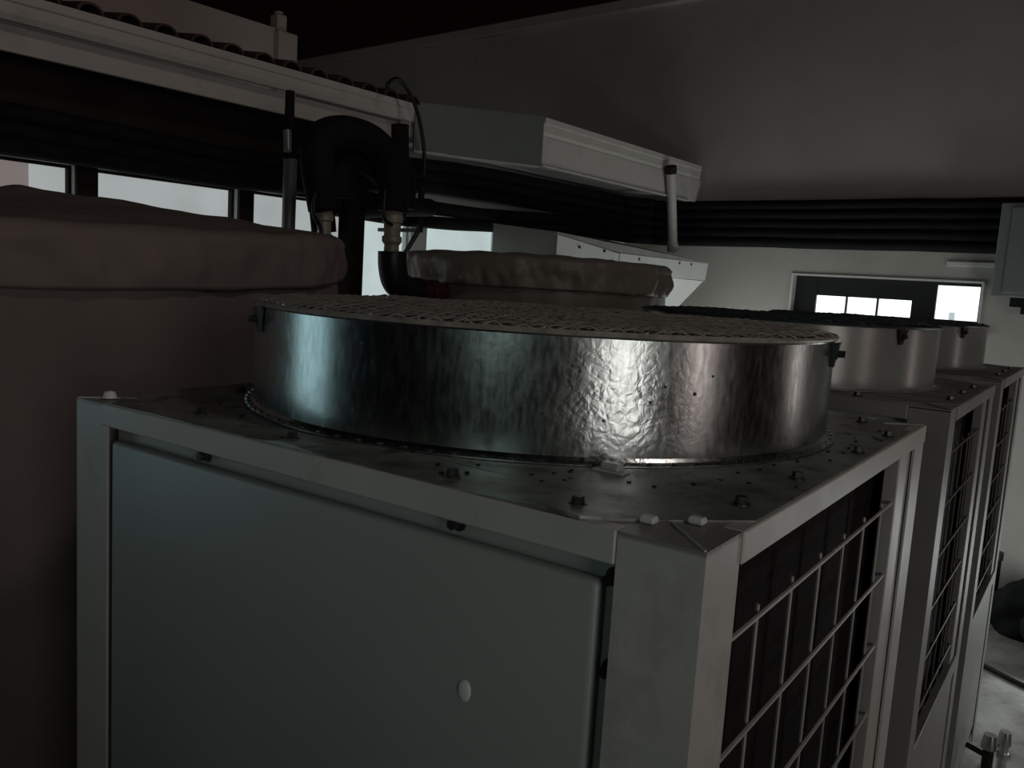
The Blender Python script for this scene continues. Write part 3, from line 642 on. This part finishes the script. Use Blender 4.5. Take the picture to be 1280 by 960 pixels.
# the pipe into the smaller tank
t = thing('tank_inlet', 'cream valve above a thick black elbow entering the smaller tank', 'valve', B(2.15, 1.66, .09))
x, y, _ = B(2.15, 1.609, 0)
bm = bmesh.new(); add_lathe(bm, [(.001, .455), (.035, .455), (.037, .437), (.040, .432), (.040, .405), (.033, .401), (.031, .355), (.038, .351), (.038, .333), (.028, .319), (.030, .283), (.001, .283)], x, y, 24); obj('body', bm, M['valve'], t, 35)
bm = bmesh.new(); add_tube(bm, smooth_path([B(2.11, 1.528, .528), B(2.11, 1.528, .419), B(2.11, 1.57, .392)], 5), .007, 8); obj('handle', bm, M['blackplastic'], t, True)
bm = bmesh.new(); P = smooth_path([B(2.15, 1.614, .296), B(2.15, 1.619, .237), B(2.15, 1.642, .179), B(2.15, 1.70, .151), B(2.15, 1.764, .147)], 8)
add_tube(bm, P, .055, 24); obj('elbow', bm, M['blackplastic'], t, True)
bm = bmesh.new(); add_tube(bm, [B(2.15, 1.76, .147), B(2.15, 1.815, .147)], .042, 20); obj('red_coupling', bm, M['red'], t, 40, label='dark red coupling')
bm = bmesh.new(); add_tube(bm, [B(2.15, 1.81, .147), B(2.15, 1.86, .147)], .050, 20); obj('flange', bm, M['red'], t, 40)
bm = bmesh.new(); add_tube(bm, [B(2.15, 1.855, .147), B(2.15, 1.915, .147)], .036, 20); obj('inlet_neck', bm, M['red'], t, 40)
# thin cable looping over the gutter end
tube_thing('cable', 'thin black cable looping up over the end of the long gutter', 'cable',
           [B(2.95, 2.285, 1.10), B(2.95, 2.27, 1.13), B(2.95, 2.33, 1.17), B(2.95, 2.41, 1.13), B(2.95, 2.49, 1.02), B(2.95, 2.54, .86), B(2.95, 2.55, .72)], .010, M['blackplastic'], 8)
# white end piece under the gutter end
bm = bmesh.new(); add_tube(bm, [B(3.075, 2.515, 1.008), B(3.075, 2.515, .94), B(3.10, 2.515, .90), B(3.12, 2.515, .88)], [.032, .030, .026, .024], 14)
tag(obj('gutter_outlet', bm, M['gutter'], smooth=True), 'white outlet spout under the end of the long gutter', 'pipe')

# ------------------------------------------------------------------ right side: wall box, trunking, things on the floor
t = thing('wall_box', 'grey box mounted on the back wall at the right edge', 'box', B(.5, 5.1, .29))
bm = bmesh.new(); bbox(bm, .25, .69, 5.0, 5.2, .295, .835, .006); obj('case', bm, M['boxgrey'], t)
bm = bmesh.new(); bbox(bm, .27, .63, 4.99, 5.0, .32, .81, .003); obj('door', bm, M['boxgrey'], t)
bm = bmesh.new(); bbox(bm, .50, .60, 5.08, 5.16, .24, .295, .004); bbox(bm, .46, .54, 5.08, 5.16, .20, .25, .004); obj('cable_gland', bm, M['blackplastic'], t)
bm = bmesh.new(); bbox(bm, .69, .985, 5.185, 5.2, .47, .50, .003); tag(obj('cable_trunking', bm, M['wall_left']), 'short white cable trunking on the wall left of the grey box', 'trunking')
t = thing('floor_pipe', 'short black upright pipe at the foot of the back wall', 'pipe', B(.50, 5.1, FZ))
bm = bmesh.new(); add_tube(bm, [B(.50, 5.12, FZ), B(.50, 5.12, -1.24)], .035, 14); obj('tube', bm, M['pipe'], t, 40)
bm = bmesh.new(); add_tube(bm, [B(.50, 5.12, -1.28), B(.50, 5.12, -1.235)], .042, 14); obj('collar', bm, M['blackplastic'], t, 40)
bm = bmesh.new(); bmesh.ops.create_icosphere(bm, subdivisions=4, radius=.22, matrix=Matrix.Translation(B(.24, 4.88, FZ+.10)) @ Matrix.Diagonal((1, .9, .95, 1)))
for v in bm.verts:
    v.co += Vector((v.co.x, v.co.y, v.co.z)).normalized()*0 + Vector((1, 1, 1))*.0
    d = (v.co-B(.24, 4.88, FZ+.1)).normalized(); v.co += d*(.05*noise.noise(v.co*7)+.02*noise.noise(v.co*19)); v.co.z = max(v.co.z, FZ+.001)
tag(obj('dark_lump', bm, M['pipe'], smooth=True), 'dark lumpy sack lying on the floor by the back wall', 'sack')
bm = bmesh.new(); cc = Vector((.30, 4.42, FZ+.12)); bmesh.ops.create_icosphere(bm, subdivisions=4, radius=.26, matrix=Matrix.Translation(cc) @ Matrix.Diagonal((.9, 1, .95, 1)))  # added lump, blocks the doorway light from the floor behind
for v in bm.verts:
    d = (v.co-cc).normalized(); v.co += d*(.06*noise.noise(v.co*6)+.02*noise.noise(v.co*17)); v.co.z = max(v.co.z, FZ+.001)
tag(obj('dark_lump', bm, M['pipe'], smooth=True), 'larger dark lump added at the lower right edge to shade the floor', 'sack')
P = [B(.62, 4.28, FZ+.013), B(.38, 4.16, FZ+.013), B(.15, 4.03, FZ+.013), B(-.2, 3.9, FZ+.013), B(-.8, 3.85, FZ+.013)]
bm = bmesh.new(); add_tube(bm, smooth_path(P, 8), .012, 8); tag(obj('floor_hose', bm, M['blackplastic'], smooth=True), 'thin dark hose lying across the pale floor at lower right', 'hose')
def service_valve(label, x, y, ht, m2):
    t = thing('service_valve', label, 'valve', (x, y, FZ), 'pipe stubs beside the far unit')
    bm = bmesh.new(); add_tube(bm, [(x, y, FZ), (x, y, FZ+ht)], .018, 14); obj('pipe_stub', bm, m2, t, 40)
    bm = bmesh.new(); add_tube(bm, [(x, y, FZ+ht), (x, y, FZ+ht+.015), (x, y, FZ+ht+.05)], [.026, .026, .02], 14); obj('cap', bm, M['silver'], t, 40)
    bm = bmesh.new(); add_tube(bm, [(x, y, FZ+ht*.7), (x, y, FZ+ht*.7+.02)], .028, 6); obj('nut', bm, M['silver'], t)
    bm = bmesh.new(); add_tube(bm, [(x, y, FZ+ht*.9), (x-.07, y+.02, FZ+ht*.93)], .01, 8); obj('side_arm', bm, M['blackplastic'], t, 40)
service_valve('dark stub valve with bright cap, close beside the farthest unit', .085, 2.62, .30, M['blackplastic'])
service_valve('silver stub valve standing on the pale floor at the lower right', .115, 2.98, .17, M['silver'])
